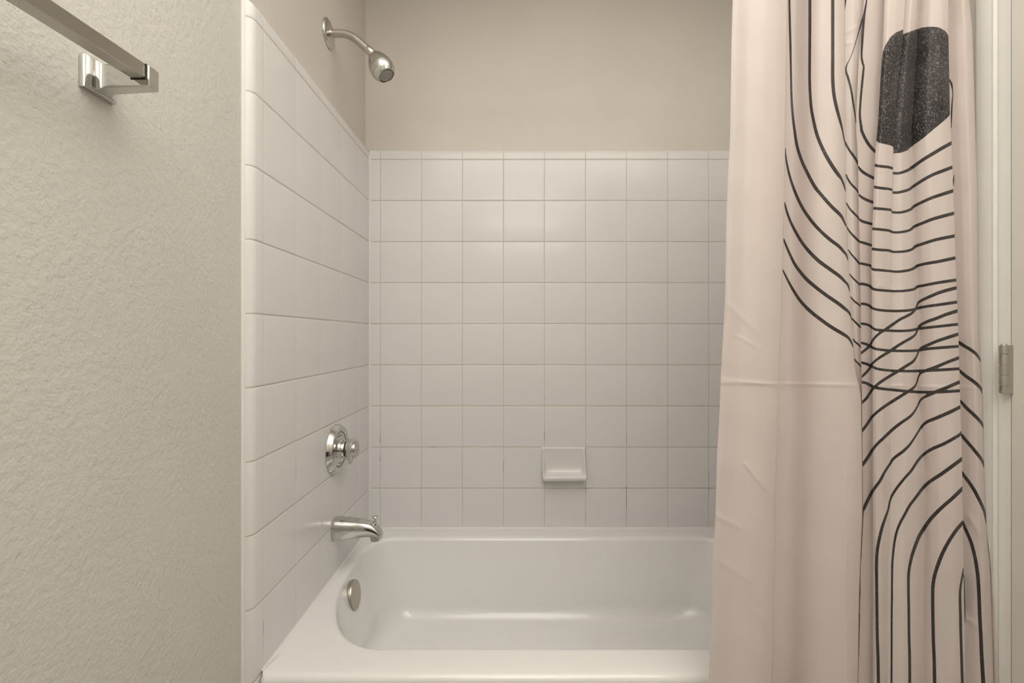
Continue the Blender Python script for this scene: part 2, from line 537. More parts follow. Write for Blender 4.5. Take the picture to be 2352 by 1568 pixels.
# caulk where the tub meets the tile
v, f = prism([(0, 0)] + quarter_bead(0.006), lambda a, b_, h: (XT-0.0003+b_, h, TZ-0.0005+a), TY0+0.016, YT)
mb = MB(); mb.add(v, f)
v, f = prism([(0, 0)] + quarter_bead(0.006), lambda a, b_, h: (h, YT+0.0003-b_, TZ-0.0005+a), XT, XTR)
mb.add(v, f)
o = mb.obj('trim_3', M['caulk'], base=(0, 0, 0)); o['kind'] = 'structure'; o['label'] = 'white caulk line where the tub meets the tile'

# ------------------------------------------------------------------ soap dish
DW = 0.081; DCX = (1295.5-CX)*1.742/F
prof_in = [(0.000, -0.4085), (0.0075, -0.4092), (0.0092, -0.4118), (0.0080, -0.4160), (0.0064, -0.4300), (0.0058, -0.4500), (0.0062, -0.4680),
           (0.0075, -0.4820), (0.0130, -0.4910), (0.0210, -0.4965), (0.0300, -0.4985), (0.0370, -0.4975), (0.0430, -0.4960), (0.0465, -0.4980),
           (0.0480, -0.5020), (0.0475, -0.5080), (0.0440, -0.5120), (0.0250, -0.5180), (0.0000, -0.5260)]
prof_rim = [(0.000, -0.4085), (0.0075, -0.4092), (0.0096, -0.4118), (0.0100, -0.4180), (0.0115, -0.4300), (0.0165, -0.4480), (0.0240, -0.4640),
            (0.0285, -0.4760), (0.0330, -0.4850), (0.0375, -0.4905), (0.0415, -0.4935), (0.0440, -0.4950), (0.0460, -0.4958), (0.0475, -0.4980),
            (0.0482, -0.5020), (0.0475, -0.5080), (0.0440, -0.5120), (0.0250, -0.5180), (0.0000, -0.5260)]
stations = [(-1.0, 'e', 0.0), (-1.0, 'e', 0.45), (-0.988, 'e', 0.8), (-0.970, 'r', 1), (-0.945, 'r', 1), (-0.915, 'm', 0.70), (-0.885, 'm', 0.40), (-0.85, 'm', 0.17), (-0.80, 'm', 0.05), (-0.72, 'i', 1), (-0.4, 'i', 1), (0, 'i', 1)]
stations = stations + [(-s[0], s[1], s[2]) for s in reversed(stations[:-1])]
rows = []
for sx, k, t in stations:
    row = []
    for (pi, zi), (pr, zr) in zip(prof_in, prof_rim):
        if k == 'i': p_, z_ = pi, zi
        elif k == 'r': p_, z_ = pr, zr
        elif k == 'm': p_, z_ = lerp(pi, pr, t), lerp(zi, zr, t)
        else: p_, z_ = pr*t, zr
        down = (z_+0.4085)/(-0.1175)
        z_ = -0.4085 + (z_+0.4085)*1.10
        taper = 1.0 - 0.05*max(0, down-0.80)/0.2 - 0.012*down
        row.append((DCX + sx*DW*taper, YT - p_ + 0.0006, z_))
    rows.append(row)
v, f = loft(rows, cap=False, closed=False)
sd = mesh_obj('soap_dish', v, f, M['ceramic'], base=(DCX, YT, -0.526), sharp=75)
set_props(sd, 'white ceramic soap dish set into the far tiled wall', 'soap dish')

# ------------------------------------------------------------------ shower head on its arm
YS = 1.420                      # plane of the plumbing
def px2x(px, y=YS): return (px-CX)*y/F
def py2z(py, y=YS): return (CY-py)*y/F
sh = thing('shower_fixture', 'chrome shower head on a bent arm high on the left wall', 'shower head', (XL, YS, py2z(77)))
zc = py2z(77)
v, f = lathe([(0.040, 0), (0.0415, 0.001), (0.0415, 0.003), (0.040, 0.0055), (0.034, 0.0085), (0.024, 0.0105), (0.0135, 0.0115), (0.0125, 0.0135), (0.010, 0.0137)], (XL, YS, zc), (1, 0, 0), 56)
mesh_obj('flange', v, f, M['chrome'], sh)
P0 = Vector((XL+0.004, YS, zc)); bend = Vector((px2x(803), YS, py2z(77.5))); end = Vector((px2x(852), YS, py2z(120)))
path = [P0, lerp(P0, bend, 0.35)]
A_ = lerp(P0, bend, 0.60); B_ = lerp(bend, end, 0.42)
for i in range(13):
    t = i/12
    path.append(A_*(1-t)**2 + bend*2*t*(1-t) + B_*t*t)
path += [lerp(bend, end, 0.7), end]
v, f = tube(path, 0.0112, 28)
mesh_obj('arm', v, f, M['satin'], sh)
dirn = (end-bend).normalized()
v, f = lathe([(0.0112, -0.014), (0.0126, -0.012), (0.0128, -0.004), (0.0122, 0.004), (0.0105, 0.008), (0.006, 0.010)], end, dirn, 32)
mesh_obj('coupling', v, f, M['chrome'], sh)
hb = Vector((px2x(857), YS, py2z(124))); he = Vector((px2x(891), YS-0.012, py2z(180.5)))
hax = (he-hb).normalized(); HL = (he-hb).length
v, f = lathe([(0.0075, -0.004), (0.0095, 0.0), (0.0105, 0.003)], hb, hax, 32)
mesh_obj('swivel_ball', v, f, M['chrome'], sh)
bd = [(0.0085, 0.001), (0.0130, 0.0035), (0.0200, 0.0105), (0.0260, 0.0200), (0.0308, 0.0315), (0.0340, 0.0430), (0.0354, 0.0535)]
v, f = lathe(bd, hb, hax, 56)
mesh_obj('head_body', v, f, M['satin'], sh)
k = HL
v, f = lathe([(0.0348, 0.0532), (0.0361, 0.0538), (0.0362, 0.062), (0.0352, 0.0685), (0.0318, 0.0755), (0.0272, k-0.0035), (0.0255, k-0.0015), (0.0240, k-0.001), (0.0232, k-0.002), (0.0225, k-0.006)], hb, hax, 56, cap=False)
mesh_obj('collar', v, f, M['chrome'], sh)
mb = MB(); mb.add(*lathe([(0.0226, k-0.006), (0.0205, k-0.0058), (0.0198, k-0.002), (0.0175, k-0.0012), (0.0, k-0.0008)], hb, hax, 48, cap=False))
a_, u_, w_ = frame(hax)
for ring_r, cnt in ((0.015, 14), (0.010, 9), (0.005, 5)):
    for i in range(cnt):
        t = 2*math.pi*i/cnt
        c = hb + a_*(k-0.0011) + (u_*math.cos(t)+w_*math.sin(t))*ring_r
        mb.add(*lathe([(0.0012, 0), (0.0010, 0.0012), (0.0004, 0.0015)], c, hax, 8))
mb.obj('spray_face', M['grey_plastic'], sh)

# ------------------------------------------------------------------ mixing valve
VZ = py2z(1031, 1.425)
va = thing('shower_valve', 'chrome shower valve knob on a round plate above the tub spout', 'shower valve', (XT, 1.425, VZ))
VO = Vector((XT-0.0003, 1.425, VZ))
v, f = lathe([(0.0720, 0), (0.0742, 0.0008), (0.0746, 0.0025), (0.0690, 0.0168), (0.0680, 0.0178), (0.0660, 0.0182), (0.0545, 0.0172), (0.0530, 0.0158), (0.049, 0.0158), (0.026, 0.0172)], VO, (1, 0, 0), 72, cap=False)
esc = mesh_obj('escutcheon', v, f, M['chrome'], va, sharp=28)
def arc_band(r0, r1, x, t0, t1, n=24):
    pts = []
    for r in (r0, r1):
        for i in range(n+1):
            t = lerp(t0, t1, i/n); pts.append((VO.x + x, VO.y + r*math.sin(t), VO.z + r*math.cos(t)))
    vv = pts + [(p[0]+0.0005, p[1], p[2]) for p in pts]; N = n+1
    ff = []
    for i in range(n):
        ff += [(2*N+i, 2*N+i+1, 3*N+i+1, 3*N+i), (i, i+1, 2*N+i+1, 2*N+i), (N+i, N+i+1, 3*N+i+1, 3*N+i)]
    return vv, ff
mb = MB(); mb.add(*arc_band(0.0500, 0.0522, 0.0157, math.radians(-60), math.radians(70)))
mb.add(*arc_band(0.0500, 0.0522, 0.0157, math.radians(120), math.radians(215)))
for aa in (-22, -8, 6, 170, 186):      # small engraved marks on the dial
    mb.add(*arc_band(0.040, 0.043, 0.0162, math.radians(aa), math.radians(aa+7), 4))
mb.obj('dial_marks', M['dark'], esc)
mb = MB(); mb.add(*arc_band(0.0492, 0.0524, 0.0159, math.radians(50), math.radians(84)))
mb.add(*arc_band(0.0492, 0.0524, 0.0159, math.radians(100), math.radians(140)))
mb.obj('temperature_arc', M['rust'], esc)['label'] = 'rust red arc on the dial'
v, f = lathe([(0.0300, 0.0150), (0.0278, 0.0180), (0.0268, 0.0235), (0.0262, 0.0240), (0.0262, 0.0330), (0.0256, 0.0338), (0.020, 0.0340)], VO, (1, 0, 0), 48)
mesh_obj('sleeve', v, f, M['chrome'], va)
v, f = lathe([(0.0205, 0.0330), (0.0205, 0.0380)], VO, (1, 0, 0), 32)
mesh_obj('sleeve_gap', v, f, M['dark'], va)
# knob: faceted body, flat on top and drawn out to a point below, with a round hub in front
half = [(0.0095, 0.0290), (0.0190, 0.0205), (0.0240, 0.0080), (0.0240, -0.0070), (0.0185, -0.0190), (0.0040, -0.0440)]
pts = half + [(0.0, -0.0455)] + [(-a, b_) for a, b_ in reversed(half)] + [(0.0, 0.0292)]
def knob_ring(s, x):
    def xx(b_):
        t = min(1, max(0, (-b_-0.015)/0.030))
        return 0.0475 + (x-0.0475)*(1-0.72*t)
    return [(VO.x+xx(b_), VO.y + a*s, VO.z + b_*s) for a, b_ in pts]
mb = MB(); mb.add(*loft([knob_ring(0.93, 0.0372), knob_ring(0.985, 0.0378), knob_ring(1.0, 0.0395), knob_ring(1.0, 0.0540), knob_ring(0.96, 0.0560), knob_ring(0.80, 0.0590), knob_ring(0.40, 0.0592)]))
kn = mb.obj('knob', M['chrome'], va, sharp=22)
v, f = lathe([(0.0238, 0.0545), (0.0240, 0.0625), (0.0230, 0.0648), (0.0205, 0.0658), (0.0080, 0.0656)], VO, (1, 0, 0), 40)
mesh_obj('hub', v, f, M['satin'], kn)
v, f = lathe([(0.0075, 0.0650), (0.0075, 0.0664), (0.0066, 0.0668), (0.0058, 0.0662), (0.0, 0.0661)], VO, (1, 0, 0), 28)
mesh_obj('index_cap', v, f, M['satin'], kn)

# ------------------------------------------------------------------ tub spout
SZ = py2z(1213.5)
sp = thing('tub_spout', 'chrome tub spout with a pull-up diverter, above the tub end', 'tub spout', (XT, YS, SZ))
def spout_ring(x, zc_, hh_, hw, flat=0.0, tilt=0.0, n=40):
    pts = []
    for i in range(n):
        t = 2*math.pi*i/n
        c, s = math.cos(t), math.sin(t)
        e = 2.5
        y_ = hw*math.copysign(abs(c)**(2/e), c); z_ = hh_*math.copysign(abs(s)**(2/e), s)
        z_ = min(z_, hh_*(1-flat))
        pts.append((x + tilt*z_, YS + y_, zc_ + z_))
    return pts
x0 = XT - 0.0003
S = []
for (dx, top, bot, hw, fl, ti) in [
    (0.000, 0.0345, -0.0350, 0.0300, 0.0, 0.0), (0.0015, 0.0350, -0.0352, 0.0305, 0.0, 0.0), (0.012, 0.0348, -0.0345, 0.0302, 0.03, 0.0),
    (0.030, 0.0330, -0.0318, 0.0292, 0.07, 0.0), (0.055, 0.0305, -0.0280, 0.0275, 0.09, 0.0), (0.080, 0.0278, -0.0245, 0.0258, 0.10, 0.02),
    (0.098, 0.0252, -0.0225, 0.0243, 0.10, 0.06), (0.110, 0.0225, -0.0230, 0.0230, 0.08, 0.12), (0.121, 0.0180, -0.0260, 0.0215, 0.04, 0.2),
    (0.130, 0.0118, -0.0300, 0.0200, 0.0, 0.24), (0.1370, 0.0040, -0.0312, 0.0192, 0.0, 0.22), (0.1408, -0.0050, -0.0308, 0.0168, 0.0, 0.16), (0.1420, -0.0120, -0.0275, 0.012, 0.0, 0.1)]:
    S.append(spout_ring(x0+dx, SZ+(top+bot)/2, (top-bot)/2, hw, fl, -ti))
v, f = loft(S)
sb = mesh_obj('spout_body', v, f, M['chrome'], sp, sharp=70)
nz = [(0.0165, -0.016), (0.0165, 0.0), (0.0155, 0.0055), (0.0140, 0.0065), (0.0125, 0.0060), (0.0120, 0.0020)]
v, f = lathe(nz, (x0+0.1235, YS, SZ-0.0285), (0.08, 0, -1), 8)
mesh_obj('nozzle', v, f, M['satin'], sp, sharp=20)
v, f = lathe([(0.0058, -0.004), (0.0058, 0.0015), (0.0030, 0.002), (0.0030, 0.0125), (0.0055, 0.0140), (0.0085, 0.0150), (0.0090, 0.0168), (0.0078, 0.0185), (0.004, 0.0195), (0.0, 0.0197)], (px2x(861.5), YS, SZ+0.0185), (0.05, 0, 1), 32, cap=False)
mesh_obj('diverter_knob', v, f, M['chrome'], sp)

# ------------------------------------------------------------------ towel bar
BX1 = -0.4825; BXs = 0.050; BZs = -0.015
tbz = 0.3205
tw = thing('towel_bar', 'chrome square towel bar on the left textured wall', 'towel bar', (XL, 0.632, tbz))
mb = MB()
zb0, zb1 = 0.3385, 0.3575
ya, yb = 0.6225, 0.165
def bar_pt(y, x, z): return (x - BXs*(0.6225-y), y, z + BZs*(0.6225-y))
v = [bar_pt(y, x, z) for y in (yb, ya) for x in (BX1-0.019, BX1) for z in (zb0, zb1)]
mb.add(v, [(0,1,3,2),(4,6,7,5),(0,4,5,1),(2,3,7,6),(0,2,6,4),(1,5,7,3)])
br = mb.obj('bar', M['satin'], tw); bevel(br, 0.0012, 2)
def post(yo, shift, sign, dz=0.0):
    plate_poly = []
    for (y, x) in [(-0.0255, 0), (-0.0255, 0.004), (-0.0240, 0.0075), (-0.0205, 0.0095), (0.0205, 0.0095), (0.0240, 0.0075), (0.0255, 0.004), (0.0255, 0)]:
        plate_poly.append((y, x))
    v, f = prism(plate_poly, lambda a, b_, h: (XL+b_, yo+a, h), 0.3200+dz, 0.3625+dz)
    arm = [(-0.0235, 0.008), (-0.0205, 0.0102), (-0.0150, 0.0112), (-0.0110, 0.0130), (-0.0092, 0.0165), (-0.0088, 0.0230), (-0.0088, 0.0775), (0.0088, 0.0775),
           (0.0088, 0.0230), (0.0092, 0.0165), (0.0110, 0.0130), (0.0150, 0.0112), (0.0205, 0.0102), (0.0235, 0.008)]
    mbx = MB(); mbx.add(v, f)
    # arm tapers in height from the plate to the end
    n_ = len(arm)
    def zlo(b_): return dz + lerp(0.3208, 0.3290, min(1, max(0, (b_-0.009)/0.012)))
    def zhi(b_): return dz + lerp(0.3617, 0.3565, min(1, max(0, (b_-0.009)/0.012)))
    vv = [(XL+b_+(shift if b_ > .05 else 0), yo+a, zlo(b_)) for a, b_ in arm] + [(XL+b_+(shift if b_ > .05 else 0), yo+a, zhi(b_)) for a, b_ in arm]
    ff = [tuple(range(n_-1, -1, -1)), tuple(range(n_, 2*n_))] + [(i, (i+1) % n_, n_+(i+1) % n_, n_+i) for i in range(n_)]
    mbx.add(vv, ff)
    return mbx
pa = post(0.632, 0.0, 1).obj('mounting_post', M['chrome'], tw, sharp=45); bevel(pa, 0.0009, 2, 40)
pb = post(0.157, -BXs*0.457, 1, BZs*0.457).obj('mounting_post', M['chrome'], tw, sharp=45); bevel(pb, 0.0009, 2, 40)
mb = MB()      # dark seam where the bar sits in the post
mb.box(BX1-0.020, BX1+0.0012, 0.6223, 0.6236, zb0-0.0012, zb1+0.0002)
mb.obj('seam', M['dark'], tw, smooth=False)

# ------------------------------------------------------------------ shower curtain
YC = 0.915
CROPS = {1: (1790, 0, 4.704), 2: (1790, 300, 4.704), 3: (1790, 600, 4.704), 4: (1790, 800, 4.704), 5: (1940, 1000, 5.226), 6: (1940, 1268, 5.226)}
def E(pts):
    p = sorted(pts); ys = np.array([a for a, _ in p], float); xs = np.array([c for _, c in p], float)
    yy = np.linspace(-700, 2500, 3201)
    base = np.interp(yy, ys, xs)
    k_ = np.exp(-0.5*(np.arange(-40, 41)/14.0)**2); k_ /= k_.sum()
    sm = np.convolve(np.pad(base, 40, mode='edge'), k_, 'valid')
    return lambda y: np.interp(y, yy, sm)
eA = E([(-400, 1688), (0, 1683), (107, 1680), (321, 1677), (428, 1671), (536, 1668), (678, 1666), (875, 1655), (928, 1653.5), (1057, 1646.5), (1181, 1643.5), (1271, 1638), (1398, 1635), (1568, 1627), (2100, 1606)])
eB = E([(-400, 1812), (0, 1809), (200, 1806), (300, 1804), (450, 1802), (545, 1799.5), (618, 1797.5), (750, 1794.6), (821, 1790), (878, 1787.5), (1000, 1786), (1145, 1781), (1253, 1780), (1471, 1776), (1568, 1774), (2100, 1764)])
eD = E([(-400, 1938), (0, 1940), (100, 1941), (340, 1942), (440, 1942.5), (520, 1945), (600, 1948), (670, 1952), (738, 1956), (798, 1959.5), (845, 1964), (880, 1972), (905, 1978), (1000, 1979.7), (1100, 1980.4), (1180, 1981.2), (1268, 1977.2), (1350, 1974.2), (1568, 1970.2), (2100, 1957)])
eE = E([(-400, 2000), (0, 1985), (150, 1972), (283, 1966), (379, 1971), (443, 1972), (502, 1973), (555, 1974.5), (650, 1976), (702, 1977), (798, 1977.7), (845, 1978), (864, 1979.5), (923, 1980), (991, 1980.7), (1068, 1981), (1178, 1982), (1268, 1978), (1350, 1975), (1568, 1971), (2100, 1958)])
eF = E([(-400, 2040), (0, 2032), (100, 2028), (138, 2025), (191, 2021.7), (283, 2016.4), (323, 2012.6), (348, 2010.5), (379, 2009), (430, 2007), (476, 2005.8), (515, 2003.6), (566, 2002.6), (613, 2001.5), (660, 2002.6), (1000, 2005), (1568, 2005), (2100, 2003)])
eG = E([(-400, 2095), (0, 2080.5), (68, 2075), (128, 2068.5), (170, 2064.2), (223, 2059), (265, 2055.7), (300, 2053), (381, 2051), (436, 2050), (483, 2048.3), (530, 2046), (700, 2047), (1000, 2044), (1140, 2045), (1300, 2039), (1568, 2037), (2100, 2035)])
eI = E([(-400, 2115), (0, 2112), (300, 2092), (400, 2096), (500, 2101), (600, 2105), (700, 2109), (800, 2113), (885, 2106), (950, 2114), (1040, 2121), (1115, 2123), (1300, 2122), (1568, 2120), (2100, 2120)])
eH = E([(-400, 2176), (0, 2178), (85, 2178.6), (181, 2180.7), (264, 2182), (328, 2185.8), (384, 2187.5), (438, 2189.7), (489, 2191.8), (542, 2193), (592, 2194.5), (642, 2196.5), (693, 2198.6), (768, 2201.3), (819, 2202.8), (876, 2204.5), (934, 2206), (993, 2208), (1053, 2209.6), (1122, 2210.4), (1200, 2211.7), (1268, 2212.7), (1400, 2215), (1568, 2217), (2100, 2224)])
eJ = E([(-400, 2218), (0, 2226), (64, 2234), (212, 2238.5), (300, 2240.7), (449, 2246), (600, 2247), (749, 2248), (830, 2252.4), (900, 2256.6), (984, 2259), (1074, 2260.5), (1207, 2266), (1268, 2271), (1306, 2274.8), (1478, 2280.6), (1568, 2283), (2100, 2286)])
eK = E([(-400, 2212), (900, 2246), (1200, 2264), (1306, 2278), (1400, 2285), (1478, 2288), (1568, 2290), (2100, 2292)])

LINES = [   # (panels, [(crop, x, y, width) ...]) printed strokes, followed along each visible width of cloth
 ('2', [(1,108,0,20),(1,113,250,22),(1,120,500,22),(1,126,800,20),(1,132,1050,22),(1,145,1250,24),(2,165,0,28),(2,190,160,30),(2,240,320,32),(2,310,470,34),(2,380,600,36),(2,450,690,36),(2,560,815,36),(2,640,890,36),(2,680,940,26),(2,722,1030,14)]),
 ('2', [(1,330,0,30),(1,330,300,30),(1,328,600,28),(1,327,850,28),(1,335,1050,28),(1,350,1200,30),(2,395,0,34),(2,440,130,36),(2,500,260,38),(2,570,380,40),(2,640,480,36),(2,670,520,24),(2,695,580,18),(2,718,655,8)]),
 ('2', [(1,577,0,34),(1,577,300,34),(1,577,600,34),(1,577,850,36),(1,590,1020,36),(1,620,1170,34),(1,660,1320,26),(2,683,0,16),(2,695,70,14),(2,712,140,10),(2,714,180,5)]),
 ('2', [(2,65,190,8),(2,70,280,14),(2,90,400,20),(2,130,550,26),(2,190,710,30),(2,260,850,32),(2,350,980,34),(2,440,1080,34),(2,540,1170,36),(2,640,1245,34),(2,690,1300,28),(2,725,1345,18),(2,740,1400,8)]),
 ('2', [(2,57,780,14),(2,80,870,22),(2,120,980,26),(2,180,1100,30),(2,250,1215,32),(2,330,1315,36),(3,430,0,38),(3,540,80,38),(3,650,160,34),(3,700,210,28),(3,740,255,20),(3,762,330,8)]),
 ('2', [(2,45,1170,18),(2,90,1280,24),(3,150,0,28),(3,200,80,32),(3,290,190,36),(3,400,285,36),(3,520,375,36),(3,630,450,36),(3,700,505,34),(3,750,550,24),(3,775,600,14),(3,782,650,6)]),
 ('2', [(3,38,95,14),(3,90,200,22),(3,150,310,28),(3,230,430,32),(3,330,535,36),(3,450,630,36),(3,570,715,36),(3,680,780,36),(3,745,825,28),(3,780,880,18),(3,797,930,8)]),
 ('3', [(1,712,0,26),(1,708,60,14),(1,706,100,4)]),
 ('34', [(1,942,10,12),(1,915,150,12),(1,880,270,10),(1,850,370,8),(1,810,510,6),(1,770,620,6),(1,735,690,10),(1,720,740,16),(1,722,780,20),(1,745,850,24),(1,775,970,20),(1,800,1130,16),(1,820,1250,10),(1,828,1330,4)]),
 ('34', [(1,945,0,10),(1,938,40,16),(1,920,150,22),(1,905,300,26),(1,895,450,26),(1,888,600,20),(1,900,680,22),(1,912,720,18),(1,905,800,22),(1,890,950,22),(1,877,1100,20),(1,870,1250,22),(1,885,1370,28),(2,890,0,30),(2,920,70,32),(2,960,140,32),(2,1000,190,30),(2,1036,226,30)]),
 ('3', [(2,700,80,10),(2,715,130,16),(2,750,200,22),(2,800,270,26),(2,835,325,22),(2,852,370,12)]),
 ('3', [(2,722,475,12),(2,740,520,18),(2,780,580,22),(2,830,630,20),(2,857,675,12)]),
 ('3', [(2,725,780,12),(2,760,840,18),(2,810,895,22),(2,845,930,18),(2,860,955,12)]),
 ('3', [(2,730,1040,12),(2,760,1090,18),(2,810,1145,22),(2,850,1185,20),(2,866,1200,14)]),
 ('3', [(2,745,1285,8),(2,775,1330,16),(2,810,1370,18),(3,845,0,20),(3,868,30,12)]),
 ('3', [(3,758,135,8),(3,790,175,16),(3,840,225,18),(3,872,255,14)]),
 ('3', [(3,770,385,10),(3,810,430,18),(3,850,460,18),(3,878,485,12)]),
 ('3', [(3,783,615,12),(3,820,655,18),(3,855,690,20),(3,880,715,12)]),
 ('3', [(3,797,835,8),(3,815,865,16),(3,850,895,18),(3,878,925,12)]),
 ('3', [(3,807,1050,8),(3,830,1080,14),(3,860,1110,16),(3,884,1140,10)]),
 ('4', [(2,853,385,16),(2,880,425,28),(2,930,465,30),(2,1024,516,30)]),
 ('4', [(2,858,690,18),(2,900,725,26),(2,960,755,30),(2,1017,776,28)]),
 ('4', [(2,862,955,18),(2,900,980,28),(2,950,995,28),(2,1008,1011,26)]),
 ('4', [(2,867,1200,22),(2,920,1215,28),(2,1002,1241,26)]),
 ('4', [(3,870,20,22),(3,930,33,26),(3,985,47,24),(3,998,68,20)]),
 ('5', [(2,1030,374,30),(2,1090,385,28),(2,1180,395,28),(2,1230,410,28)]),
 ('6', [(2,1222,458,26),(2,1280,460,26),(2,1340,445,28),(2,1400,420,30),(2,1450,385,32),(2,1550,315,34),(2,1650,255,36),(2,1750,195,36),(2,1864,130,36)]),
 ('5', [(2,1018,609,28),(2,1100,622,28),(2,1180,630,26),(2,1225,642,24)]),
 ('6', [(2,1220,668,26),(2,1280,668,26),(2,1360,650,28),(2,1410,630,28),(2,1450,600,28),(2,1550,535,32),(2,1650,480,32),(2,1750,440,34),(2,1872,393,34)]),
 ('5', [(2,1013,838,28),(2,1100,845,28),(2,1190,853,26),(2,1218,864,20)]),
 ('6', [(2,1212,878,24),(2,1280,884,24),(2,1350,875,26),(2,1420,850,26),(2,1460,815,28),(2,1550,770,30),(2,1650,725,32),(2,1750,690,34),(2,1882,646,36)]),
 ('56', [(2,1005,1060,28),(2,1100,1068,28),(2,1180,1077,26),(2,1225,1095,24),(2,1280,1098,24),(2,1360,1088,26),(2,1420,1068,26),(2,1460,1035,28),(2,1550,998,30),(2,1650,958,32),(2,1750,928,34),(2,1892,890,34)]),
 ('56', [(2,998,1277,28),(2,1100,1288,28),(2,1180,1293,26),(2,1230,1308,24),(2,1300,1308,24),(2,1380,1300,26),(2,1440,1278,26),(2,1475,1248,28),(2,1550,1222,30),(2,1700,1175,32),(2,1900,1136,34)]),
 ('56', [(3,995,76,20),(3,1020,88,26),(3,1100,95,26),(3,1200,105,24),(3,1270,112,24),(3,1350,105,26),(3,1420,90,26),(3,1470,65,28),(3,1500,45,28),(3,1600,22,30),(3,1700,5,32),(3,1800,-15,33),(3,1906,-37,34)]),
 ('456', [(3,872,240,28),(3,930,250,28),(3,975,265,26),(3,1000,287,24),(3,1030,303,26),(3,1100,312,26),(3,1200,320,24),(3,1300,322,24),(3,1380,315,26),(3,1440,305,26),(3,1470,292,26),(3,1495,272,26),(3,1550,262,28),(3,1650,242,30),(3,1750,225,30),(3,1916,202,32)]),
 ('456', [(3,878,457,26),(3,930,462,26),(3,975,480,26),(3,1000,502,24),(3,1040,518,26),(3,1120,530,26),(3,1250,537,26),(3,1370,532,26),(3,1450,520,26),(3,1520,500,28),(3,1600,485,28),(3,1750,465,30),(3,1928,439,32)]),
 ('456', [(3,880,671,26),(3,940,680,26),(3,985,700,24),(3,1015,725,24),(3,1060,740,26),(3,1180,748,26),(3,1300,752,26),(3,1420,745,26),(3,1520,725,28),(3,1700,705,28),(3,1938,679,30)]),
 ('456', [(3,880,879,22),(3,940,895,26),(3,980,915,26),(3,1030,942,26),(3,1100,955,26),(3,1220,965,26),(3,1350,968,26),(3,1500,962,26),(3,1600,945,28),(3,1750,932,30),(3,1946,917,30)]),
 ('456', [(3,882,1092,26),(3,940,1108,28),(3,990,1130,26),(3,1050,1158,26),(3,1130,1172,26),(3,1250,1182,26),(3,1400,1186,26),(3,1550,1182,28),(3,1750,1172,30),(3,1952,1160,30)]),
 ('456', [(4,888,364,28),(4,940,375,28),(4,1000,405,28),(4,1060,428,28),(4,1200,445,28),(4,1350,460,28),(4,1500,470,28),(4,1650,472,30),(4,1800,467,30),(4,1958,457,30)]),
 ('456', [(3,880,994,24),(3,930,955,26),(3,975,915,24),(3,1000,870,22),(3,1030,825,24),(3,1080,780,26),(3,1140,740,28),(3,1220,685,30),(3,1300,630,28),(3,1380,590,28),(3,1440,555,24),(3,1475,510,20),(3,1490,470,18),(3,1508,440,24),(3,1560,410,30),(3,1650,370,32),(3,1750,330,34),(3,1920,285,34)]),
 ('456', [(3,888,1246,26),(3,940,1200,26),(3,980,1150,24),(3,1000,1110,22),(3,1030,1080,24),(3,1090,1035,28),(3,1180,980,30),(3,1260,925,30),(3,1340,875,28),(3,1420,830,28),(3,1465,795,22),(3,1490,750,18),(3,1505,710,20),(3,1530,685,28),(3,1600,650,32),(3,1700,615,34),(3,1800,575,34),(3,1932,533,36)]),
 ('456', [(4,892,585,26),(4,940,540,28),(4,980,480,26),(4,1020,425,26),(4,1070,380,30),(4,1150,325,30),(4,1250,265,30),(4,1300,235,30),(4,1370,190,30),(4,1440,145,28),(4,1475,100,20),(4,1495,60,16),(4,1510,20,18),(4,1540,-10,26),(4,1600,-35,30),(4,1700,-78,32),(4,1800,-112,34),(4,1942,-157,34)]),
 ('456', [(4,892,892,28),(4,940,830,28),(4,990,755,26),(4,1030,710,28),(4,1110,645,30),(4,1200,585,32),(4,1280,535,32),(4,1370,480,30),(4,1430,440,28),(4,1470,400,20),(4,1490,350,16),(4,1505,300,16),(4,1530,265,22),(4,1580,240,30),(4,1680,205,32),(4,1800,155,32),(4,1948,98,34)]),
 ('456', [(4,898,1256,34),(4,950,1185,34),(4,1010,1090,30),(4,1060,1030,30),(4,1140,955,32),(4,1230,870,32),(4,1320,800,30),(4,1400,745,28),(4,1450,695,22),(4,1490,630,18),(4,1515,575,18),(4,1550,535,24),(4,1620,500,32),(4,1700,465,34),(4,1800,425,34),(4,1956,360,36)]),
 ('456', [(4,1964,627,34),(4,1850,685,36),(4,1700,750,36),(4,1600,790,32),(4,1545,835,26),(4,1500,900,20),(4,1450,980,20),(4,1400,1050,26),(5,700,190,34),(5,590,275,32),(5,545,340,28),(5,480,440,30),(5,420,550,34),(5,340,660,36),(5,280,770,38),(5,235,870,36),(5,222,925,12),(5,210,1150,10),(5,197,1400,10),(6,197,50,10),(6,184,180,12),(6,184,500,10),(6,179,800,6),(6,172,1100,4),(6,167,1250,2)]),
 ('456', [(4,1972,907,36),(5,1370,-2,36),(5,1200,95,38),(5,1050,160,38),(5,950,225,32),(5,880,300,30),(5,800,420,30),(5,720,510,30),(5,640,610,30),(5,580,700,28),(5,545,780,22),(5,525,880,22),(5,495,970,28),(5,450,1100,34),(5,410,1270,36),(5,390,1400,36),(6,383,150,36),(6,385,400,34),(6,388,700,34),(6,392,1000,34),(6,400,1250,36),(6,405,1568,36)]),
 ('456', [(5,1412,275,42),(5,1300,360,42),(5,1150,470,42),(5,1020,555,40),(5,940,630,36),(5,860,735,34),(5,780,840,32),(5,720,950,32),(5,660,1060,30),(5,620,1170,28),(5,595,1300,26),(5,580,1440,24),(6,572,150,24),(6,568,400,22),(6,568,530,24),(6,566,650,22),(6,564,900,22),(6,564,1200,22),(6,562,1568,22)]),
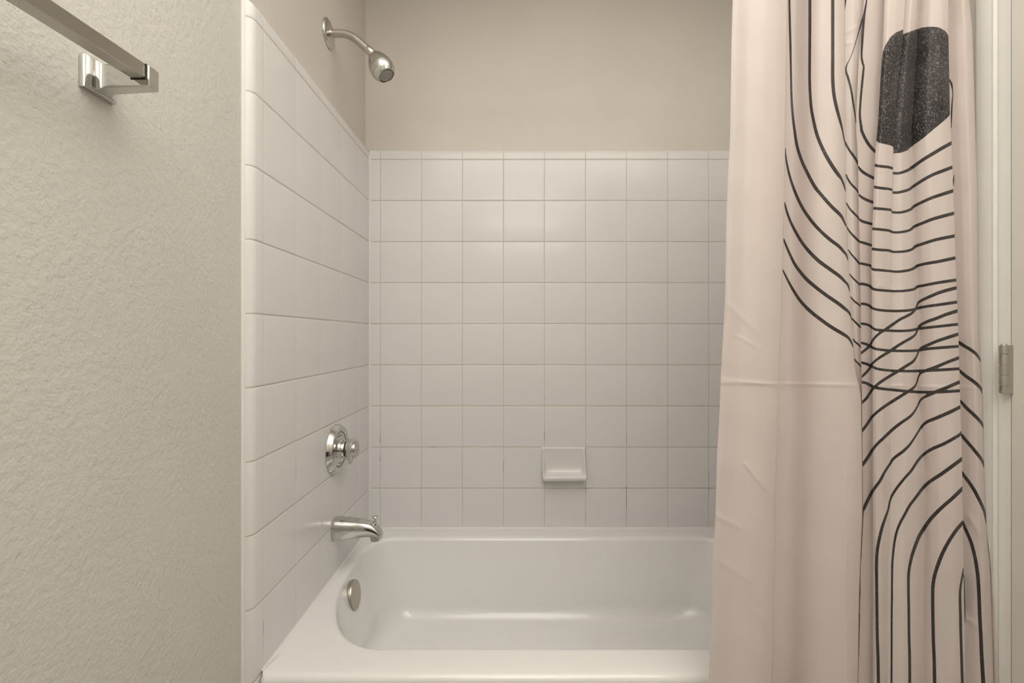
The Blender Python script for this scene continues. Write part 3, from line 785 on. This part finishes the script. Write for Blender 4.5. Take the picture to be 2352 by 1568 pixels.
 ('6', [(5,1416,633,44),(5,1300,745,42),(5,1180,850,42),(5,1060,970,44),(5,980,1075,44),(5,900,1200,42),(5,850,1320,40),(5,815,1420,38),(6,790,120,34),(6,768,260,32),(6,766,450,30),(6,770,700,30),(6,773,1000,30),(6,780,1250,32),(6,782,1568,32)]),
 ('6', [(5,1424,1038,40),(5,1340,1135,42),(5,1250,1270,42),(5,1180,1400,44),(6,1130,120,44),(6,1085,260,42),(6,1060,400,40),(6,1057,550,38),(6,1060,800,38),(6,1065,1050,38),(6,1075,1300,38),(6,1080,1568,40)]),
 ('6', [(6,1427,190,10),(6,1410,300,20),(6,1390,430,26),(6,1385,550,30),(6,1390,750,32),(6,1395,1000,32),(6,1405,1300,32),(6,1413,1568,32)]),
 ('67', [(6,1431,270,5),(6,1436,450,8),(6,1441,650,10),(6,1444,780,8),(6,1442,840,3)]),
 ('7', [(3,1938,876,36),(3,2000,915,34),(3,2060,950,34),(3,2120,995,32),(3,2155,1040,24),(3,2175,1085,8)]),
 ('7', [(4,1947,240,28),(4,2010,295,34),(4,2090,350,36),(4,2150,400,34),(4,2180,440,26),(4,2195,490,8)]),
 ('7', [(4,1955,568,28),(4,2020,640,34),(4,2100,715,36),(4,2160,775,34),(4,2190,820,24),(4,2207,865,6)]),
 ('7', [(4,1963,932,32),(4,2040,1020,34),(4,2100,1090,34),(4,2160,1165,34),(4,2195,1220,28),(4,2212,1290,6)]),
 ('7', [(5,1405,436,30),(5,1440,490,36),(5,1500,570,38),(5,1560,665,40),(5,1620,780,38),(5,1670,890,32),(5,1690,980,22),(5,1703,1070,6)]),
 ('7', [(5,1416,1035,30),(5,1440,1100,34),(5,1480,1190,38),(5,1520,1290,40),(5,1555,1420,40),(6,1580,150,42),(6,1600,300,42),(6,1612,500,42),(6,1622,750,42),(6,1635,1000,42),(6,1645,1250,44),(6,1665,1568,46)]),
 ('7', [(1,1838,860,10),(1,1860,910,20),(1,1872,980,10),(1,1875,1030,8),(1,1868,1100,12),(1,1862,1200,14),(1,1860,1280,12),(1,1858,1380,4)]),
 ('7', [(2,1888,480,4),(2,1882,540,12),(2,1880,590,6)]),
]
PATCH = {
 '5': [(2012.6,323.4),(2016.4,282.7),(2018.5,244),(2021.7,191),(2024.9,138),(2028,117),(2034.5,102),(2045,85),(2058,74.4),(2075,67.6),(2090,62),(2090,200),(2066,338),(2052.5,338.3),(2045,334),(2030,330.8),(2017.5,327.6)],
 '6': [(2060,83),(2075,78.6),(2096,71.2),(2117.4,63.8),(2138.6,61),(2155.6,62),(2168.4,69),(2175,75.5),(2179,84),(2181,140),(2183,215),(2183.5,256),(2181,265),(2174.8,272),(2140.8,300),(2119.5,318),(2098,333),(2083.4,345.7),(2068.5,351),(2053.6,352),(2040,352),(2040,200)],
}
def line_px(pts):
    out = []
    for c, x, y, w_ in pts:
        ox, oy, s = CROPS[c]; out.append((ox+x/s, oy+y/s, w_/s))
    # smooth the stroke with a Catmull-Rom pass
    P = np.array(out); res = []
    for i in range(len(P)-1):
        p0 = P[max(i-1, 0)]; p1 = P[i]; p2 = P[i+1]; p3 = P[min(i+2, len(P)-1)]
        nseg = 4
        for j in range(nseg):
            t = j/nseg
            h = (2*t**3-3*t**2+1)*p1 + (t**3-2*t**2+t)*0.5*(p2-p0) + (-2*t**3+3*t**2)*p2 + (t**3-t**2)*0.5*(p3-p1)
            res.append(h)
    res.append(P[-1])
    R_ = np.array(res)
    # carry strokes that run out of the picture on past its edge
    if R_[0, 1] < 4: R_ = np.vstack([[R_[0, 0] + (R_[0, 0]-R_[3, 0])*0.5, -330, R_[0, 2]], R_])
    if R_[-1, 1] > 1560: R_ = np.vstack([R_, [R_[-1, 0] + 6, 2300, R_[-1, 2]]])
    return R_
STROKES = [(ps, line_px(q_)) for ps, q_ in LINES]

def seg_sdf(px, py, poly):
    best = np.full(px.shape, 1e3)
    for a, c in zip(poly[:-1], poly[1:]):
        dx, dy = c[0]-a[0], c[1]-a[1]; L2 = dx*dx+dy*dy+1e-9
        t = np.clip(((px-a[0])*dx + (py-a[1])*dy)/L2, 0, 1)
        d = np.hypot(px-(a[0]+t*dx), py-(a[1]+t*dy)) - 0.5*(0.5 + np.maximum(a[2]+t*(c[2]-a[2]), 1.3))
        best = np.minimum(best, d)
    return best
def poly_sdf(px, py, P):
    n_ = len(P); best = np.full(px.shape, 1e3); ins = np.zeros(px.shape, bool)
    for i in range(n_):
        a, c = P[i], P[(i+1) % n_]
        dx, dy = c[0]-a[0], c[1]-a[1]; L2 = dx*dx+dy*dy+1e-9
        t = np.clip(((px-a[0])*dx + (py-a[1])*dy)/L2, 0, 1)
        best = np.minimum(best, np.hypot(px-(a[0]+t*dx), py-(a[1]+t*dy)))
        cond = ((a[1] > py) != (c[1] > py)) & (px < (c[0]-a[0])*(py-a[1])/((c[1]-a[1]) if c[1] != a[1] else 1e-9) + a[0])
        ins ^= cond
    return np.where(ins, -best, best)

def prof(ctrl):
    ts = np.array([c[0] for c in ctrl]); ds = np.array([c[1] for c in ctrl])
    fine = np.linspace(0, 1, 401)
    base = np.interp(fine, ts, ds)
    k_ = np.exp(-0.5*(np.arange(-60, 61)/22.0)**2); k_ /= k_.sum()
    # odd reflection about both ends keeps the end values
    pad = np.concatenate([2*base[0]-base[60:0:-1], base, 2*base[-1]-base[-2:-62:-1]])
    sm = np.convolve(pad, k_, 'valid')
    return lambda t: np.interp(t, fine, sm)
def fade(y, y0, y1): return np.clip((y1-y)/(y1-y0), 0, 1)
def const(c): return lambda y: np.full(np.shape(y), float(c))

PANELS = [  # id, left edge, right edge, columns, depth profile
 ('1', eA, eB, 44, prof([(0, .004), (.10, -.002), (.3, -.016), (.6, -.022), (.85, -.014), (1, .004)])),
 ('2', eB, eD, 100, prof([(0, .050), (.10, .054), (.22, .042), (.38, .012), (.56, -.006), (.82, -.014), (.94, -.010), (1, .002)])),
 ('3', eD, eE, 36, prof([(0, .016), (.5, .011), (1, .014)])),
 ('4', eE, eF, 34, prof([(0, .003), (.4, .007), (1, .015)])),
 ('5', eF, eG, 34, prof([(0, -.002), (.2, -.009), (.6, -.010), (1, -.004)])),
 ('6a', eG, eI, 46, prof([(0, .006), (.45, -.002), (.8, .006), (1, .018)])),
 ('6b', eI, eH, 56, prof([(0, .018), (.15, .004), (.4, -.010), (.8, -.016), (1, -.010)])),
 ('7', eH, eJ, 44, prof([(0, .030), (.35, .016), (.7, .006), (.9, .010), (1, .020)])),
 ('8', eJ, lambda y: np.maximum(eK(y), eJ(y)-5), 8, prof([(0, .022), (.5, .018), (1, .020)])),
]
WRAPS = [const(-11), const(-8), const(5), lambda y: 1.0 + 6*fade(y, 500, 640), lambda y: -0.6 - 5*fade(y, 430, 520), const(0.0), const(-13), const(-9)]
z_in = np.arange(0.668, -0.692, -0.0019)
z_all = np.concatenate([np.arange(0.86, 0.668, -0.012), z_in, np.arange(-0.70, -1.035, -0.012)])
cols_X, cols_Y, cols_ink, cols_patch = [], [], [], []
edge_ink = []
CREASES = [((1788,470),(1780,900),.0007,2.5), ((1779,640),(1795,604),.0008,3), ((1690,770),(1745,800),.0007,5), ((1712,1066),(1782,1150),.0016,5), ((1640,1180),(1700,1212),.0010,7), ((1735,1405),(1778,1442),.0012,6), ((1768,628),(1796,604),.0012,5), ((1672,700),(1740,760),.0008,8),
           ((1943,1085),(1945,1700),.0010,2.6), ((2020,655),(2056,668),.0010,5), ((2026,1008),(2044,1022),.0012,4), ((2030,1098),(2046,1112),.0012,4), ((2140,650),(2098,700),.0007,6),
           ((2222,1180),(2250,1225),.0012,6), ((2222,1420),(2262,1450),.0012,6), ((1944,75),(1972,60),.0010,5), ((1944,100),(1968,95),.0010,4), ((1650,870),(1790,884),.0007,4), ((1655,1290),(1720,1330),.0008,8)]
def wrinkle(px, py):
    w_ = 0.0006*np.sin(px*0.055 + py*0.013 + 1.3) + 0.0005*np.sin(px*0.021 - py*0.031 + 0.4)*np.sin(py*0.017)
    w_ -= 0.0011*np.exp(-((py - 881 - 0.02*(px-1790))/4.0)**2)*np.clip((2300-px)/100, 0, 1)   # fold mark from the packet
    for a, c, am, wd in CREASES:
        dx, dy = c[0]-a[0], c[1]-a[1]; t = np.clip(((px-a[0])*dx + (py-a[1])*dy)/(dx*dx+dy*dy), 0, 1)
        w_ = w_ - am*np.exp(-(((px-a[0]-t*dx)**2 + (py-a[1]-t*dy)**2)/wd**2))
    return w_
def column(pid, Lf, Rf, pf, t, y_guess):
    dY = float(pf(t)); Y = YC + dY
    py = CY - z_all*F/Y
    px = Lf(py) + (Rf(py)-Lf(py))*t
    yy = Y + wrinkle(px, py)
    if pid == '1':
        yy = yy - 0.0008*np.clip((px - Lf(py) - 10)/-3.0, 0, 1)      # stitched hem
    X = (px-CX)*yy/F
    key = pid[0]
    sd_ = np.full(px.shape, 60.0); pt_ = np.zeros(px.shape)
    return X, yy, px, py
for pi_, (pid, Lf, Rf, ncol, pf) in enumerate(PANELS):
    ts = np.linspace(0, 1, ncol+1)
    if pid == '6b': ts = ts[1:]
    PX = []; PY = []
    for t in ts:
        X, Yv, px, py = column(pid, Lf, Rf, pf, t, None)
        cols_X.append(X); cols_Y.append(Yv); PX.append(px); PY.append(py)
    PX = np.array(PX); PY = np.array(PY)
    sdf = np.full(PX.shape, 60.0); patch = np.zeros(PX.shape)
    for ps, poly in STROKES:
        if pid[0] in ps: sdf = np.minimum(sdf, seg_sdf(PX, PY, poly))
    if pid[0] in PATCH:
        ps_ = poly_sdf(PX, PY, PATCH[pid[0]]); sdf = np.minimum(sdf, ps_); patch = (ps_ < 4).astype(float)
    for r_ in range(len(ts)):
        cols_ink.append(np.clip(-sdf[r_], -8, 8)); cols_patch.append(patch[r_])
    # hidden turn of the fold to the next width of cloth
    if pi_ < len(PANELS)-1 and PANELS[pi_+1][0] != '6b':
        nid, nL, nR, nn, npf = PANELS[pi_+1]
        d0, d1_ = float(pf(1.0)), float(npf(0.0)); wf = WRAPS[pi_]
        for s in (0.125, 0.25, 0.375, 0.5, 0.625, 0.75, 0.875):
            Y = YC + lerp(d0, d1_, s)
            py = CY - z_all*F/Y
            px = lerp(Rf(py), nL(py), s) + wf(py)*math.sin(math.pi*s)
            cols_X.append((px-CX)*Y/F); cols_Y.append(np.full(px.shape, Y))
            cols_ink.append(np.full(px.shape, np.nan)); cols_patch.append(np.zeros(px.shape))
ink = np.array(cols_ink); C_ = len(cols_X); Rn = len(z_all)
i = 0
while i < C_:                     # the print carries on through the hidden turns
    if np.isnan(ink[i, 0]):
        j = i
        while np.isnan(ink[j, 0]): j += 1
        for q_ in range(i, j):
            s = (q_-i+1)/(j-i+1); ink[q_] = (1-s)*ink[i-1] + s*ink[j]
        i = j
    i += 1
XX = np.array(cols_X); YY = np.array(cols_Y); ZZ = np.tile(z_all, (C_, 1))
base_c = np.array([0.70, YC, -1.03])
co = np.stack([XX, YY, ZZ], -1).reshape(-1, 3) - base_c
idx = np.arange(C_*Rn).reshape(C_, Rn)
quads = np.stack([idx[:-1, :-1], idx[:-1, 1:], idx[1:, 1:], idx[1:, :-1]], -1).reshape(-1, 4)
me = bpy.data.meshes.new('shower_curtain')
me.vertices.add(len(co)); me.vertices.foreach_set('co', co.ravel())
me.loops.add(quads.size); me.loops.foreach_set('vertex_index', quads.ravel().astype(np.int32))
me.polygons.add(len(quads)); me.polygons.foreach_set('loop_start', np.arange(0, quads.size, 4, dtype=np.int32))
me.update(calc_edges=True)
me.polygons.foreach_set('use_smooth', [True]*len(me.polygons))
for nm, arr in (('ink', ink), ('patch', np.array(cols_patch))):
    at = me.attributes.new(nm, 'FLOAT', 'POINT'); at.data.foreach_set('value', arr.ravel().astype(np.float32))
me.materials.append(M['curtain'])
cur = bpy.data.objects.new('shower_curtain', me); link(cur)
cur.location = (base_c[0], base_c[1], base_c[2] + CAM_H)
set_props(cur, 'pale pink shower curtain printed with black curved lines, drawn to the right', 'shower curtain')

# rod and rings above the picture carry the curtain
rz = 0.905
rod = thing('curtain_rod', 'chrome shower curtain rod above the tub front', 'curtain rod', (XL, YC, rz))
v, f = tube([(XL+0.002, YC, rz), (XR-0.002, YC, rz)], 0.0125, 24); mesh_obj('rod', v, f, M['chrome'], rod)
for xx, ax in ((XL, 1), (XR, -1)):
    v, f = lathe([(0.030, 0), (0.030, 0.004), (0.017, 0.012), (0.0130, 0.016)], (xx, YC, rz), (ax, 0, 0), 32)
    mesh_obj('end_flange', v, f, M['chrome'], rod)

# ------------------------------------------------------------------ vanity lamp on the wall behind the camera
vl = thing('vanity_light', 'long frosted vanity light on the wall behind the camera', 'light', (0.06, YR, 1.045))
bp = MB().box(-0.36, 0.48, YR, YR+0.03, 0.985, 1.105).obj('backplate', M['chrome'], vl, smooth=False); bevel(bp, 0.006)
v, f = lathe([(0.0, 0.0), (0.035, 0.002), (0.045, 0.012), (0.045, 0.788), (0.035, 0.798), (0.0, 0.80)], (-0.34, YR+0.080, 1.045), (1, 0, 0), 32, cap=False)
mesh_obj('tube_shade', v, f, M['bar_glow'], vl)
for xg in (-0.345, 0.455):
    bk = MB().box(xg-0.006, xg+0.006, YR+0.03, YR+0.10, 1.02, 1.07).obj('bracket', M['chrome'], vl, smooth=False)

# ------------------------------------------------------------------ added cabinet, out of view, dark so the chrome has something to reflect
va_x0, va_x1 = XL+0.03, 0.62
vc = thing('added_dark_cabinet', 'added dark wood cabinet behind the camera, for the chrome to reflect', 'cabinet', (0.03, YR, ZF))
MB().box(va_x0, va_x1, YR+0.001, -0.46, ZF+0.09, -0.29).obj('carcass', M['wood'], vc, smooth=False)
MB().box(va_x0+0.02, va_x1-0.02, YR+0.001, -0.52, ZF, ZF+0.09).obj('toe_kick', M['wood'], vc, smooth=False)
ct = MB().box(va_x0-0.01, va_x1+0.015, YR+0.001, -0.435, -0.29, -0.255).obj('countertop', M['ceramic'], vc, smooth=False); bevel(ct, 0.006)
for k_ in range(3):
    xa = va_x0 + 0.012 + k_*0.382
    dd = MB().box(xa, xa+0.37, -0.46, -0.442, ZF+0.11, -0.31).obj('cabinet_door', M['wood'], vc, smooth=False); bevel(dd, 0.004)
    v, f = lathe([(0.006, 0), (0.006, 0.012), (0.014, 0.018), (0.013, 0.026), (0.0, 0.029)], (xa+0.32, -0.442, -0.40), (0, 1, 0), 20, cap=False)
    mesh_obj('knob', v, f, M['chrome'], dd)
